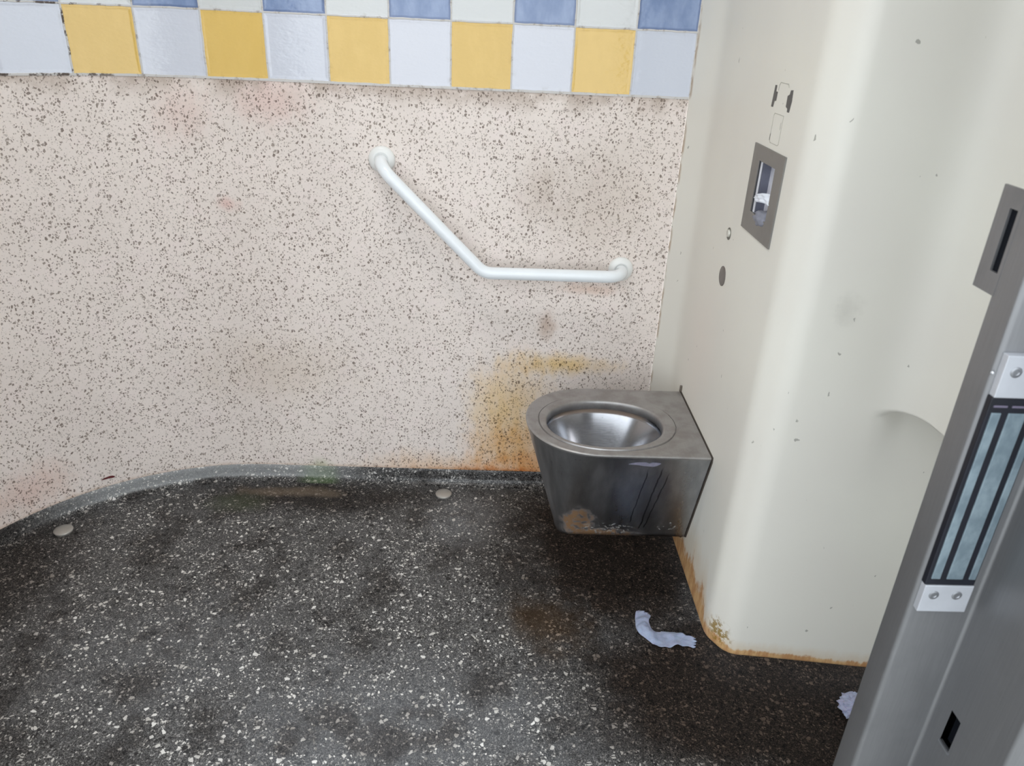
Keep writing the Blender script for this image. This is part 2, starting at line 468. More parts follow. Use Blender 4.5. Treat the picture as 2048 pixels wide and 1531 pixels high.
# ------------------------------------------------------------------ back wall: terrazzo below, tiles above
bm = bmesh.new()
wp = wall_path(0)
rows = [[(p[0], p[1], z) for p in wp] for z in (COVE-.03, .2, .5, .8, T+.02)]
grid(bm, rows); recalc(bm)
wall_back = tag(link('wall_back', bm, M_WALL, smooth=True), kind='structure')
bm = bmesh.new()
wt = wall_path(.0018)
zs = [T-.004] + [T + .15*k for k in range(9)]
zs[-1] = CEIL
rows = [[(p[0], p[1], z) for p in wall_path(-.004)] for z in (T-.004,)] + [[(p[0], p[1], z) for p in wt] for z in zs]
uvs = [[(p[2], T+.0003) for p in wt]] + [[(p[2], max(z, T+.0003)) for p in wt] for z in zs]
grid(bm, rows, uv=uvs); recalc(bm)
link('tile_band', bm, M_TILE, wall_back, smooth=True, autosm=35)

# ------------------------------------------------------------------ cream moulded wall on the right
def bez(a, b, c, t): return tuple((1-t)**2*p + 2*t*(1-t)*q + t*t*r for p, q, r in zip(a, b, c))
XM = .04              # plane of the main panel
OY0, OY1, OZ0, OZ1 = -.592, -.497, 1.008, 1.108      # dispenser opening
common = [(0.0, -.001), (.011, -.025), (.0215, -.050), (.032, -.074)]
common += [bez((.032, -.074), (XM-.0005, -.092), (XM, -.118), k/6) for k in range(1, 7)]
ys = sorted([-.118 - (.680-.118)*k/16 for k in range(1, 17)] + [OY0, OY1], reverse=True)
HOLE_J = None
common += [(XM, y) for y in ys]
HJ = [i for i, c in enumerate(common) if OY0 - 1e-6 <= c[1] <= OY1 + 1e-6 and abs(c[0]-XM) < 1e-6]
common += [bez((XM, -.680), (XM, -.703), (XM+.010, -.719), k/6) for k in range(1, 7)]
common += [(XM+.0145, -.7265), (XM+.0195, -.735)]
common += [bez((XM+.0195, -.735), (XM+.033, -.7585), (.098, -.7625), k/10) for k in range(1, 11)]
common += [(.098 + .014*k, -.7625 - .0014*k) for k in range(1, 10)]
b0 = common[-1]
low, high = [], []
for k in range(1, 17):
    high.append(bez(b0, (.302, -.784), (.311, -.868), k/16)); low.append((b0[0]+.125*k/16, b0[1]-.014*k/16))
for k in range(1, 13):
    high.append((.311+.012*k/12, -.868-.372*k/12)); low.append((.35+.45*k/12, low[15][1]-.045*k/12))
for k in range(1, 4):
    high.append((.326+.2*k, -1.245)); low.append((.80+.03*k, low[27][1]-.06*k))
def sstep(a, b, x):
    t = min(1, max(0, (x-a)/(b-a))); return t*t*(3-2*t)
zlist = [.066, .070, .076, .09, .12, .2, .3, .4, .5, .58, .63, .66] + [.675+.0025*k for k in range(25)] + [.75, .8, .9, OZ0, 1.05, OZ1, 1.2, 1.3, 1.4, 1.6, 1.8, 2.0, 2.2, CEIL]
rows = []
def prow(z, inset=0.0):
    r = [Vector((x, y, z)) for x, y in common]
    for i, (h, l) in enumerate(zip(high, low)):
        q = min(1, (i+1)/16)
        wdt = .022*(1-q)+.0035
        w = sstep(.7165-wdt, .7165+wdt*.4, z + .018*(1-q)**2)
        hol = .045*sstep(.15, 1.0, q)*sstep(.50, .70, z)
        r.append(Vector((h[0]*w+l[0]*(1-w), h[1]*w+(l[1]+hol)*(1-w), z)))
    if inset:
        out = []
        for i, p in enumerate(r):
            a = r[max(i-1, 0)]; b = r[min(i+1, len(r)-1)]
            t = (b-a).normalized(); nrm = Vector((-t.y, t.x, 0))
            out.append(p + nrm*inset)
        return out
    return r
rows = [prow(.064, .035), prow(.062, .012), prow(.062, .005), prow(.064, .0015)] + [prow(z) for z in zlist]
bm = bmesh.new(); grid(bm, rows, skip=lambda i, j: j in HJ[:-1] and OZ0-1e-6 <= rows[i][0].z and rows[i+1][0].z <= OZ1+1e-6); recalc(bm)
wall_right = tag(link('wall_right', bm, M_CREAM, smooth=True), kind='structure')
# dark recessed plinth behind the lifted lower edge
bm = bmesh.new()
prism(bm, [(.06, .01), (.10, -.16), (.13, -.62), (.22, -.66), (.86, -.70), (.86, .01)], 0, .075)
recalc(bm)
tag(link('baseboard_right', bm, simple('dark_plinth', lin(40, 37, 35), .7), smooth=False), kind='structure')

# ceiling, front wall, ground outside
M_PLASTER = simple('pale_plaster', lin(214, 214, 208), .7, var=.03, scale=6)
bm = bmesh.new(); box(bm, -1.95, .95, -1.45, .06, CEIL, CEIL+.05); recalc(bm)
tag(link('ceiling', bm, M_PLASTER), kind='structure')
JX = -1.30            # left side of the doorway
bm = bmesh.new(); box(bm, -1.90, JX-.085, -1.43, YF, 0, CEIL); recalc(bm)
tag(link('wall_front', bm, M_PLASTER), kind='structure')
bm = bmesh.new(); box(bm, JX-.085, .95, -1.43, YF, 2.16, CEIL); recalc(bm)
tag(link('wall_above_door', bm, M_PLASTER), kind='structure')
bm = bmesh.new(); box(bm, .30, .95, -1.43, YF, 0, 2.16); recalc(bm)
tag(link('wall_front_right', bm, M_PLASTER), kind='structure')
bm = bmesh.new(); box(bm, -4, 3, -6, -1.601, -.06, -.004); recalc(bm)
tag(link('ground', bm, simple('grey_paving', lin(150, 150, 148), .8, var=.12, scale=8)), kind='structure')

# ------------------------------------------------------------------ door frame (steel)
M_FRAME = mat_steel('brushed_frame_steel', (.27, .272, .28), .45, 2, metallic=.8, bump=.03)
M_FRAME_REV = M_FRAME
M_BLACK = simple('black_void', (.003, .004, .007), .7, var=.1, spec=.15)
door = thing('door_1', (.054, -1.30, 0), kind='structure')
FX, BX = .054, .137   # reveal plane and outer reveal plane
bm = bmesh.new()
r_ = .004
plan = fillet([(.30, YF, 0), (FX, YF, 0), (FX, -1.30, 0), (BX, -1.30, 0), (BX, -1.433, 0), (.34, -1.433, 0)], [.002, .006, .005, .006], 5)
plan = [(p.x, p.y) for p in plan] + [(.34, YF)]
# the upright has a small square keeper hole in its outer reveal
HY0, HY1, HZ0, HZ1 = -1.351, -1.3305, .4985, .553
i_bx = [i for i, p in enumerate(plan) if abs(p[0]-BX) < 1e-5]
i0 = i_bx[0]
plan = plan[:i0+1] + [(BX, HY1), (BX, HY0)] + plan[i0+1:]
rows = [[(x, y, z) for x, y in plan] for z in (0, HZ0, HZ1, 2.10)]
grid(bm, rows, close=True, skip=lambda i, j: i == 1 and j == i0+1); recalc(bm)
link('jamb', bm, M_FRAME, door, smooth=True, autosm=25)
bm = bmesh.new(); box(bm, BX+.012, BX+.03, HY0-.002, HY1+.002, HZ0-.002, HZ1+.002); recalc(bm)  # near-black block standing in for the shade inside the hole
link('keeper_pocket', bm, M_BLACK, door)
bm = bmesh.new(); box(bm, BX-.0012, BX+.004, HY0-.002, HY1+.001, HZ0-.0035, HZ0-.0005); recalc(bm)
link('keeper_lip', bm, simple('worn_bright_edge', lin(170, 172, 176), .3, .9), door)
# left jamb and header
bm = bmesh.new()
planL = [(JX-.16, YF), (JX, YF), (JX, -1.30), (JX-.083, -1.30), (JX-.083, -1.433), (JX-.20, -1.433)]
prism(bm, planL, 0, 2.10); recalc(bm); link('jamb', bm, M_FRAME, door)
bm = bmesh.new(); box(bm, JX-.083, BX, -1.433, YF, 2.10, 2.16); recalc(bm); link('header', bm, M_FRAME, door)
# strike plate running inward from the reveal, with its long slot
bm = bmesh.new()
SY0, SY1, SZ0, SZ1 = -1.2568, -1.2432, 1.121, 1.188
PY0, PY1, PZ0, PZ1 = YF-.004, -1.223, 1.0975, 1.209
for a in ((PY0, SY0, PZ0, PZ1), (SY1, PY1, PZ0, PZ1), (SY0, SY1, PZ0, SZ0), (SY0, SY1, SZ1, PZ1)):
    box(bm, FX-.0004, FX+.0025, a[0], a[1], a[2], a[3])
bmesh.ops.remove_doubles(bm, verts=bm.verts, dist=1e-6); recalc(bm)
sp = link('strike_plate', bm, M_FRAME, door)
bm = bmesh.new(); box(bm, FX+.0028, FX+.012, SY0-.001, SY1+.008, SZ0-.003, SZ1+.003); recalc(bm)  # black block behind the slot, in place of its inner shade
link('slot', bm, M_BLACK, sp)

# ------------------------------------------------------------------ magnetic lock on the frame stop
lock = thing('magnetic_lock', (.09, -1.30, .71), 'long magnetic door lock with three pale steel strips set in black, on the steel frame', 'door lock')
LX0, LX1, LYF = .0575, .1195, -1.309
M_ALU = simple('satin_aluminium', lin(186, 189, 195), .38, .35, .04)
M_POT = simple('black_potting', lin(16, 18, 28), .35, var=.2)
M_CORE = None
def mat_core():
    t = NT('smeared_core_steel'); P = t.obj
    nz = t.noise(t.vm('MULTIPLY', P, (1, 1, .6)), 55, 4, .6); n2 = t.noise(P, 18, 3, .5)
    c = t.mix(t.sm(nz, .35, .7), lin(112, 128, 137), lin(136, 152, 160))
    c = t.mix(t.sm(n2, .55, .7, 0, .6), c, lin(98, 114, 124))
    return t.set(Base_Color=c, Roughness=t.math('MULTIPLY_ADD', nz, .25, .22), Metallic=.35)
M_CORE = mat_core()
bm = bmesh.new(); box(bm, LX0, LX1, LYF+.001, -1.2995, .7415, .9995, .0012); recalc(bm)
link('housing', bm, M_POT, lock)
zz0, zz1 = .7515, .9810
for x0, x1 in ((.0625, .0735), (.0815, .1015), (.1090, .1175)):
    bm = bmesh.new(); box(bm, x0, x1, LYF-.0003, LYF+.006, zz0, zz1, .0008); recalc(bm)
    link('core_strip', bm, M_CORE, lock)
for x0, x1 in ((.0625, .078), (.083, .1175)):
    bm = bmesh.new(); box(bm, x0, x1, LYF+.0002, LYF+.003, .9875, .9900, .0004); recalc(bm)
    link('end_strip', bm, simple('violet_grey_trim', lin(96, 90, 108), .5), lock)
for (za, zb, sx) in ((.7005, .7415, (.0725, .1015)), (.9995, 1.0490, (.0725, .1015))):
    bm = bmesh.new(); box(bm, LX0+.001, LX1, LYF-.0004, -1.2995, za, zb, .0009); recalc(bm)
    br = link('mounting_bracket', bm, M_ALU, lock)
    for x in sx:
        bm = bmesh.new()
        zc = (za+zb)/2 + (.006 if za < .9 else .006)
        lathe(bm, [(.0062, 0), (.0062, .0007), (.0052, .0013), (.0034, .0013), (.0028, .0004), (.0012, .0004)], (x, LYF-.0002, zc), (0, -1, 0), 28)
        link('screw', bm, simple('dull_screw_steel', lin(150, 152, 156), .35, .8, .1), br, smooth=True, autosm=40)

bm = bmesh.new(); lathe(bm, [(.0018, 0), (.0018, .0008), (.0012, .0013), (.0004, .0014)], (FX+.0002, -1.304+.004, 1.025), (-1, -.6, 0), 16)
link('grub_screw', bm, simple('bright_grub_screw', lin(214, 216, 220), .3, .6, .05), lock, smooth=True)

# ------------------------------------------------------------------ stainless pan
YC = -.371
TOP = .448
def d_outline(hw, nose, xs, x_back=XM-.004, n=28, yc=YC, e=2.0):
    """half-round outline, from near back corner round the nose to the far back corner"""
    pts = [(x_back + (xs-x_back)*k/10, yc-hw) for k in range(10)]
    for k in range(2*n+1):
        a = PI/2 - PI*k/(2*n)          # +90 .. -90
        ca, sa = math.cos(a), math.sin(a)
        pts.append((xs + (nose-xs)*abs(ca)**(2/e), yc - hw*math.copysign(abs(sa)**(2/e), sa)))
    pts += [(xs + (x_back-xs)*k/10, yc+hw) for k in range(1, 11)]
    pts += [(x_back, yc+hw-2*hw*k/8) for k in range(1, 8)]
    return pts
def pan_dirt(t, P, c, r):
    x, y, z = t.sep(P)[0:3]      # local: origin at (.04, YC, 0)
    nz = t.noise(P, 14, 5, .65); nf = t.noise(P, 60, 4, .7)
    front = t.sm(y, -.02, -.05)
    def b(cen, rad, k=.6, inner=0): return t.math('MULTIPLY', t.blob(P, cen, rad, t.math('MULTIPLY_ADD', nf, .5, t.math('MULTIPLY', nz, .5)), k*1.8, inner), front)
    m = 1.0
    rust = t.math('MAXIMUM', b((-.290, -.07, .195), (.060, .5, .090), .8, .45), b((-.22, -.07, .158), (.15, .5, .030), .7, .3))
    rust = t.math('MULTIPLY', rust, t.sm(nf, .34, .62, .25, 1.0))
    rust = t.sm(rust, .12, .80)
    c = t.mix(t.math('MULTIPLY', rust, .85), c, lin(142, 98, 36))
    scale_ = t.math('MULTIPLY', b((-.20, -.07, .175), (.11, .5, .030), .6, .2), t.sm(t.noise(P, 130, 3, .6), .56, .62))
    scale2 = t.math('MULTIPLY', b((-.05, -.07, .19), (.045, .5, .035), .6, .2), t.sm(t.noise(P, 130, 3, .6), .60, .66))
    lt = t.math('MAXIMUM', scale_, scale2)
    c = t.mix(t.math('MULTIPLY', lt, .8), c, lin(190, 184, 176))
    vb = t.noise(t.vm('MULTIPLY', P, (1, 1, .06)), 16, 3, .6)
    c = t.mix(t.sm(vb, .35, .65), t.mix(.35, c, lin(60, 64, 72)), c); r = t.math('MULTIPLY_ADD', t.math('SUBTRACT', vb, .5), .35, r)
    # three thin dark runs
    wv = t.math('MULTIPLY', t.math('SUBTRACT', t.noise(P, 22, 2), .5), .010)
    run = 0.0
    for xr, slope, za, zb, w in ((-.143, .06, .20, .41, .0013), (-.110, .08, .175, .42, .0018), (-.090, .12, .18, .40, .0015)):
        xx = t.math('SUBTRACT', t.math('ADD', x, wv), t.math('MULTIPLY_ADD', t.math('SUBTRACT', z, .4), slope, xr))
        k = t.sm(t.math('ABSOLUTE', xx), w*1.5, w*.5)
        k = t.math('MULTIPLY', k, t.math('MULTIPLY', t.sm(z, zb, zb-.03), t.sm(z, za, za+.01)))
        run = t.math('MAXIMUM', run, t.math('MULTIPLY', k, front))
    c = t.mix(t.math('MULTIPLY', run, .8), c, lin(30, 28, 28))
    # paler residue panel behind the runs
    res = t.math('MULTIPLY', b((-.115, -.1, .31), (.05, .5, .11), .25, .7), .30)
    c = t.mix(res, c, lin(120, 118, 124))
    band = t.sm(z, .165, .150, 0, .6); c = t.mix(band, c, lin(70, 56, 46))
    al = t.math('MAXIMUM', rust, lt)
    m = t.math('MULTIPLY_ADD', rust, -.35, 1.0); m = t.math('MULTIPLY_ADD', lt, -.55, m)
    r = t.math('MULTIPLY_ADD', al, .35, r)
    return c, r, m
def basin_dirt(t, P, c, r):
    x, y, z = t.sep(P)[0:3]
    nf = t.noise(P, 90, 3, .7)
    g = t.math('MULTIPLY', t.sm(z, .409, .417), t.sm(z, .427, .421))
    g = t.math('MULTIPLY', g, t.sm(y, .03, .07))
    c = t.mix(t.math('MULTIPLY', g, .65), c, lin(140, 104, 56))
    sp, _ = t.chips(P, 150, .05, .25)
    f = t.math('MULTIPLY', t.math('MULTIPLY', sp, t.sm(z, .34, .40)), t.sm(nf, .4, .6))
    c = t.mix(t.math('MULTIPLY', f, .8), c, lin(26, 24, 24))
    return c, r, t.math('MULTIPLY_ADD', g, -.6, 1.0)
def top_dirt(t, P, c, r):
    x, y, z = t.sep(P)[0:3]
    nf = t.noise(P, 22, 4, .6)
    film = t.sm(nf, .35, .7, .35, .75)
    c = t.mix(film, c, lin(136, 130, 126))
    k = t.math('MULTIPLY', t.sm(x, -.05, .0), t.sm(nf, .45, .6))
    c = t.mix(t.math('MULTIPLY', k, .5), c, lin(160, 156, 154))
    return c, t.math('ADD', r, .06), t.math('MULTIPLY_ADD', film, -.35, 1.0)
pan = thing('toilet_pan', (XM, YC, 0), 'wall-hung stainless steel toilet pan with oval open rim, stained at its foot', 'toilet')
ST = (.50, .50, .505)
M_PAN = mat_steel('pan_side_steel', (.50, .51, .53), .34, 2, pan_dirt)
M_PANTOP = mat_steel('pan_top_steel', ST, .36, 1, top_dirt)
M_BASIN = mat_steel('pan_basin_steel', (.50, .51, .54), .22, 0, basin_dirt, bump=.002)
# side shell
bm = bmesh.new()
rows = []
for k in range(0, 13):
    s = k/12
    z = TOP-.006 + (.158-(TOP-.006))*s
    hw = .1715 + (.078-.1715)*s; nose = -.386 + (-.300+.386)*s; xs = -.205 - .045*s
    rows.append([(x, y, z) for x, y in d_outline(hw, nose, xs, e=2.15+1.3*s*s)])
rows.append([(x, y, .151) for x, y in d_outline(.0765, -.299, -.250, e=3.45)])
rows.append([(x, y, .149) for x, y in d_outline(.073, -.296, -.250, e=3.45)])
V = grid(bm, rows, close=True); bm.faces.new(V[-1]); recalc(bm)
link('bowl_body', bm, M_PAN, pan, smooth=True, autosm=50)
# top plate with raised oval seat ring and rolled lip
HC = (-.193, -.391)
def ell(pts, rx, ry, z, cx=HC[0], cy=HC[1], e=2.12):
    out = []
    for x, y in pts:
        a = math.atan2((y-HC[1])/1.0, (x-HC[0])/1.15)
        ca, sa = math.cos(a), math.sin(a)
        out.append((cx + rx*math.copysign(abs(ca)**(2/e), ca), cy + ry*math.copysign(abs(sa)**(2/e), sa), z))
    return out
o0 = d_outline(.1715, -.386, -.205, e=2.15)
ins = lambda d: d_outline(.1715-d, -.386+d, -.205, e=2.15)
rows = [[(x, y, TOP-.007) for x, y in o0], [(x, y, TOP-.003) for x, y in d_outline(.1725, -.387, -.205, e=2.15)], [(x, y, TOP-.0008) for x, y in ins(.001)], [(x, y, TOP) for x, y in ins(.0035)], [(x, y, TOP) for x, y in ins(.006)]]
rc = (-.186, -.384)
rows += [ell(o0, .1715, .1400, TOP, *rc), ell(o0, .1708, .1393, TOP-.0018, *rc), ell(o0, .1696, .1381, TOP-.0018, *rc), ell(o0, .1680, .1365, TOP+.0020, *rc)]
rows += [ell(o0, .150, .122, TOP+.0018), ell(o0, .1455, .1175, TOP+.0008), ell(o0, .1435, .1155, TOP-.0025), ell(o0, .143, .115, TOP-.008), ell(o0, .143, .115, TOP-.020), ell(o0, .1445, .1165, TOP-.0215)]
bm = bmesh.new(); grid(bm, rows, close=True); recalc(bm)
for f in bm.faces: pass
rim = link('rim', bm, M_PANTOP, pan, smooth=True, autosm=48)
# basin
rows = []
rows.append(ell(o0, .1445, .1165, TOP-.021))
for k in range(0, 19):
    s = 1 - .93*k/18
    rows.append(ell(o0, .1475*s+.004, .1195*s+.004, TOP-.0215-.180*(1-s**1.6), HC[0], HC[1] + .02*(1-s), 2.05))
bm = bmesh.new(); V = grid(bm, rows, close=True); bm.faces.new(V[-1]); recalc(bm)
link('basin', bm, M_BASIN, pan, smooth=True)
# dark gasket and mounting flange against the wall
bm = bmesh.new()
g = [(YC-.173, .4490), (YC+.173, .4490), (YC+.173, .440), (YC+.080, .150), (YC+.066, .144), (YC-.066, .144), (YC-.080, .152), (YC-.1735, .436)]
a = [bm.verts.new((XM-.003, y, z)) for y, z in g]; b = [bm.verts.new((XM+.012, y, z)) for y, z in g]
for i in range(len(g)): bm.faces.new((a[i], a[(i+1) % len(g)], b[(i+1) % len(g)], b[i]))
bm.faces.new(a); bm.faces.new(b[::-1]); recalc(bm)
link('gasket', bm, simple('dark_gasket', lin(62, 54, 48), .6), pan)
bm = bmesh.new(); box(bm, XM-.006, XM+.004, YC+.166, YC+.172, .448, .466, .001); recalc(bm)
link('mounting_tab', bm, simple('tab_steel', lin(120, 112, 104), .45, .7), pan)
bm = bmesh.new(); lathe(bm, [(.010, 0), (.011, .003), (.008, .010)], (XM-.004, YC-.050, .142), (-1, 0, 0), 20)
link('fixing_bolt', bm, simple('rusty_bolt', lin(74, 56, 46), .6, .5), pan, smooth=True, autosm=40)

# a shred of tissue stuck on the side of the pan
bm = bmesh.new()
def side_y(z): return YC - (.078 + (.1715-.078)*(z-.158)/(TOP-.006-.158)) - .0012
sh = [(-.152, .4215), (-.135, .4275), (-.112, .4285), (-.104, .4245), (-.098, .4290), (-.086, .4290), (-.078, .4270), (-.080, .4225), (-.092, .4150), (-.112, .4165), (-.130, .4195)]
a = [bm.verts.new((x, side_y(z), z)) for x, z in sh]; b = [bm.verts.new((x, side_y(z)+.001, z)) for x, z in sh]
bm.faces.new(a); bm.faces.new(b[::-1])
for i in range(len(sh)): bm.faces.new((a[i], b[i], b[(i+1) % len(sh)], a[(i+1) % len(sh)]))
recalc(bm)
M_TISSUE = NT('thin_tissue')
_n = M_TISSUE.noise(M_TISSUE.obj, 110, 4, .65)
M_TISSUE.bump(_n, .5, .003)
M_TISSUE = M_TISSUE.set(Base_Color=M_TISSUE.mix(_n, lin(150, 155, 184), lin(186, 190, 214)), Roughness=.75, Subsurface_Weight=.25, Subsurface_Scale=.01, Alpha=.86)
o = link('tissue_shred', bm, simple('wet_tissue', lin(126, 124, 142), .6, var=.12, scale=120), loc=(-.115, side_y(.42), .42))
tag(o, 'small flat shred of wet tissue stuck under the rim of the steel toilet pan', 'tissue')

# ------------------------------------------------------------------ white grab bar
M_WHITE = simple('white_coated_tube', lin(240, 245, 249), .13, var=.015, scale=20)
bar = thing('grab_bar', (-.778, 0, .99), 'white angled grab bar with two round flanges on the pink wall', 'grab bar')
BR = .0165; BY = -.066
p1 = Vector((-.777, -.004, .991)); p2 = Vector((-.126, -.004, .722))
path = fillet([p1, (-.777, BY, .989), (-.505, BY, .7175), (-.126, BY, .7195), p2], [.050, .055, .046], 14)
bm = bmesh.new(); tube(bm, path, BR, 28); recalc(bm)
link('rail', bm, M_WHITE, bar, smooth=True)
M_FL = simple('ivory_flange_cover', lin(234, 235, 233), .35, var=.02)
for c in ((-.777, 0, .993), (-.126, 0, .7225)):
    bm = bmesh.new()
    lathe(bm, [(.034, .0), (.0345, .004), (.033, .008), (.028, .012), (.021, .0145), (.0185, .0145), (.0175, .013)], c, (0, -1, 0), 48)
    link('wall_flange', bm, M_FL, bar, smooth=True, autosm=60)

# ------------------------------------------------------------------ steel dispenser plate in the cream wall
def xr(bm, x0, x1, y0, y1, z0, z1, bev=0): return box(bm, x0, x1, y0, y1, z0, z1, bev)
disp = thing('paper_dispenser', (XM, -.545, .967), 'square steel plate paper dispenser with an open slot, set in the cream wall', 'dispenser')
M_PLATE = mat_steel('dull_plate_steel', (.27, .265, .255), .45, 2, metallic=.8)
M_INNER = simple('inner_grey_metal', lin(190, 190, 200), .55, .0, .1)
bm = bmesh.new()
DY0, DY1, DZ0, DZ1 = -.634, -.455, .967, 1.136
# flange of the plate with its opening, stepped from strips
def frame_yz(bm, x0, x1, o, i):
    (a0, a1, b0, b1), (c0, c1, d0, d1) = o, i
    O = [(a0, b0), (a1, b0), (a1, b1), (a0, b1)]; I = [(c0, d0), (c1, d0), (c1, d1), (c0, d1)]
    L = []
    for x in (x0, x1):
        L.append(([bm.verts.new((x, y, z)) for y, z in O], [bm.verts.new((x, y, z)) for y, z in I]))
    for k in range(4):
        j = (k+1) % 4
        for (o_, i_) in L: bm.faces.new((o_[k], o_[j], i_[j], i_[k]))
        bm.faces.new((L[0][0][k], L[0][0][j], L[1][0][j], L[1][0][k]))
        bm.faces.new((L[0][1][k], L[0][1][j], L[1][1][j], L[1][1][k]))
frame_yz(bm, XM-.0030, XM+.001, (DY0, DY1, DZ0, DZ1), (OY0, OY1, OZ0, OZ1)); recalc(bm)
link('face_plate', bm, M_PLATE, disp)
bm = bmesh.new()   # recess box: five sides seen through the opening
D = .07
v = lambda x, y, z: bm.verts.new((x, y, z))
q = [(OY0, OZ0), (OY1, OZ0), (OY1, OZ1), (OY0, OZ1)]
A = [v(XM-.0005, y, z) for y, z in q]; B = [v(XM+D, y, z) for y, z in q]
for k in range(4): bm.faces.new((A[k], A[(k+1) % 4], B[(k+1) % 4], B[k]))
bm.faces.new(B)
recalc(bm)
link('recess_box', bm, M_INNER, disp)
bm = bmesh.new(); box(bm, XM+.003, XM+.052, -.5085, -.5065, OZ0+.0005, OZ1-.0005); recalc(bm)
dv = link('divider', bm, simple('divider_grey', lin(120, 122, 136), .4, .4), disp)
bm = bmesh.new(); box(bm, XM-.0012, XM+.0006, -.5110, -.5075, OZ0+.0005, OZ1-.0005); recalc(bm)
es = link('edge_strip', bm, simple('pale_strip', lin(226, 228, 232), .35, .1), dv)
bm = bmesh.new(); box(bm, XM+.020, XM+.023, -.556, -.508, OZ0+.0005, OZ1-.004); recalc(bm)
link('inner_flap', bm, simple('flap_grey', lin(214, 215, 224), .5, .0), disp)
def crumple(name, outline_fn, nu, nv, mat, loc, label, off=(0, 0, -.0007)):
    bm = bmesh.new()
    rows = [[Vector(outline_fn(i/nu, j/nv)) for j in range(nv+1)] for i in range(nu+1)]
    A = grid(bm, rows); B = grid(bm, [[p + Vector(off) for p in r] for r in rows])
    ring = lambda G: [G[0][j] for j in range(nv+1)] + [G[i][nv] for i in range(1, nu+1)] + [G[nu][j] for j in range(nv-1, -1, -1)] + [G[i][0] for i in range(nu-1, 0, -1)]
    ra, rb = ring(A), ring(B); n = len(ra)
    for i in range(n): bm.faces.new((ra[i], ra[(i+1) % n], rb[(i+1) % n], rb[i]))
    recalc(bm)
    o = link(name, bm, mat, loc=loc, smooth=True)
    tag(o, label, 'tissue')
    return o
def hang(u, v):   # white sheet end pulled across the opening
    y = -.504 - .091*u
    zc = 1.035 + .024*u - .006*u*u
    w = .0058 + .0028*math.sin(u*2.6) + .001*u
    z = zc + (v-.5)*2*w - .006*max(0, u-.7)/.3*(1-v)
    x = XM - .0015 - .005*math.sin(u*PI) + .0012*math.sin(17*u+7*v) + .0012*math.sin(19*v+3*u)
    return (x, y, z)
crumple('paper_sheet', hang, 18, 8, simple('white_paper', lin(232, 238, 248), .8, var=.03), (XM, -.55, 1.036), 'bright white twist of paper pulled out across the dispenser opening', (.0008, 0, 0))
def lumpy(u, v):
    a = 2*PI*u; b = PI*(v-.5)
    d = Vector((math.cos(a)*math.cos(b), math.sin(a)*math.cos(b), math.sin(b)))
    r = 1 + .35*mnoise.noise(d*1.7+Vector((4, 1, 0)))+.18*mnoise.noise(d*5)
    return (XM + .006 + d.x*.014*r, -.553 + d.y*.038*r, 1.004 + d.z*.015*r)
bm = bmesh.new(); grid(bm, [[lumpy(i/24, j/14) for j in range(15)] for i in range(25)])
bmesh.ops.remove_doubles(bm, verts=bm.verts, dist=1e-5); recalc(bm)
tag(link('paper_wad', bm, simple('greyed_paper', lin(134, 136, 148), .85, var=.12, scale=80), loc=(XM, -.553, 1.004), smooth=True), 'dull grey crumpled paper wad at the bottom of the dispenser opening', 'tissue')

# round push discs in the cream wall
bm = bmesh.new(); lathe(bm, [(.0225, -.002), (.0225, .0012), (.021, .0020), (.001, .0022)], (XM, -.383, .833), (-1, 0, 0), 40)
tag(link('flush_sensor', bm, simple('grey_disc', lin(122, 116, 112), .45, .5), loc=(XM, -.383, .833), smooth=True, autosm=40), 'larger plain grey round disc in the cream wall, lower of two', 'wall disc')
t = thing('push_button', (XM, -.378, .929), 'smaller round button with a raised cap in the cream wall, upper of two', 'button')
bm = bmesh.new(); lathe(bm, [(.0135, -.002), (.0135, .0010), (.0125, .0016), (.009, .0012)], (XM, -.378, .929), (-1, 0, 0), 32)
link('bezel', bm, simple('dark_bezel', lin(112, 110, 102), .5, .3), t, smooth=True, autosm=40)
bm = bmesh.new(); lathe(bm, [(.0085, 0), (.0085, .004), (.0075, .0055), (.001, .006)], (XM, -.382, .931), (-1, 0, 0), 28)
link('cap', bm, simple('pale_cap', lin(196, 194, 186), .4, .1), t, smooth=True, autosm=40)

# worn pictogram above the dispenser
pic = thing('pictogram', (XM, -.55, 1.20), 'worn pictogram of two dark bars and thin box outlines above the dispenser', 'sign')
M_INK = simple('dark_ink', lin(88, 86, 84), .6); M_INK2 = simple('faded_ink', lin(172, 170, 160), .6, var=.15, scale=200)
def flat_yz(name, pts, mat, parent, x=XM, th=.0006):
    bm = bmesh.new()
    a = [bm.verts.new((x-th, y, z)) for y, z in pts]; b = [bm.verts.new((x+.0003, y, z)) for y, z in pts]
    bm.faces.new(a); bm.faces.new(b[::-1])
    n = len(pts)
    for i in range(n): bm.faces.new((a[i], b[i], b[(i+1) % n], a[(i+1) % n]))
    recalc(bm); return link(name, bm, mat, parent)
flat_yz('dark_bar', [(-.504, 1.2475), (-.513, 1.2480), (-.514, 1.237), (-.523, 1.237), (-.522, 1.221), (-.514, 1.220), (-.511, 1.209), (-.5005, 1.209), (-.5025, 1.228)], M_INK, pic)
flat_yz('dark_bar', [(-.590, 1.2455), (-.601, 1.2465), (-.6035, 1.228), (-.5995, 1.2085), (-.589, 1.2085), (-.5885, 1.214), (-.579, 1.2165), (-.5785, 1.235), (-.5875, 1.238)], M_INK, pic)
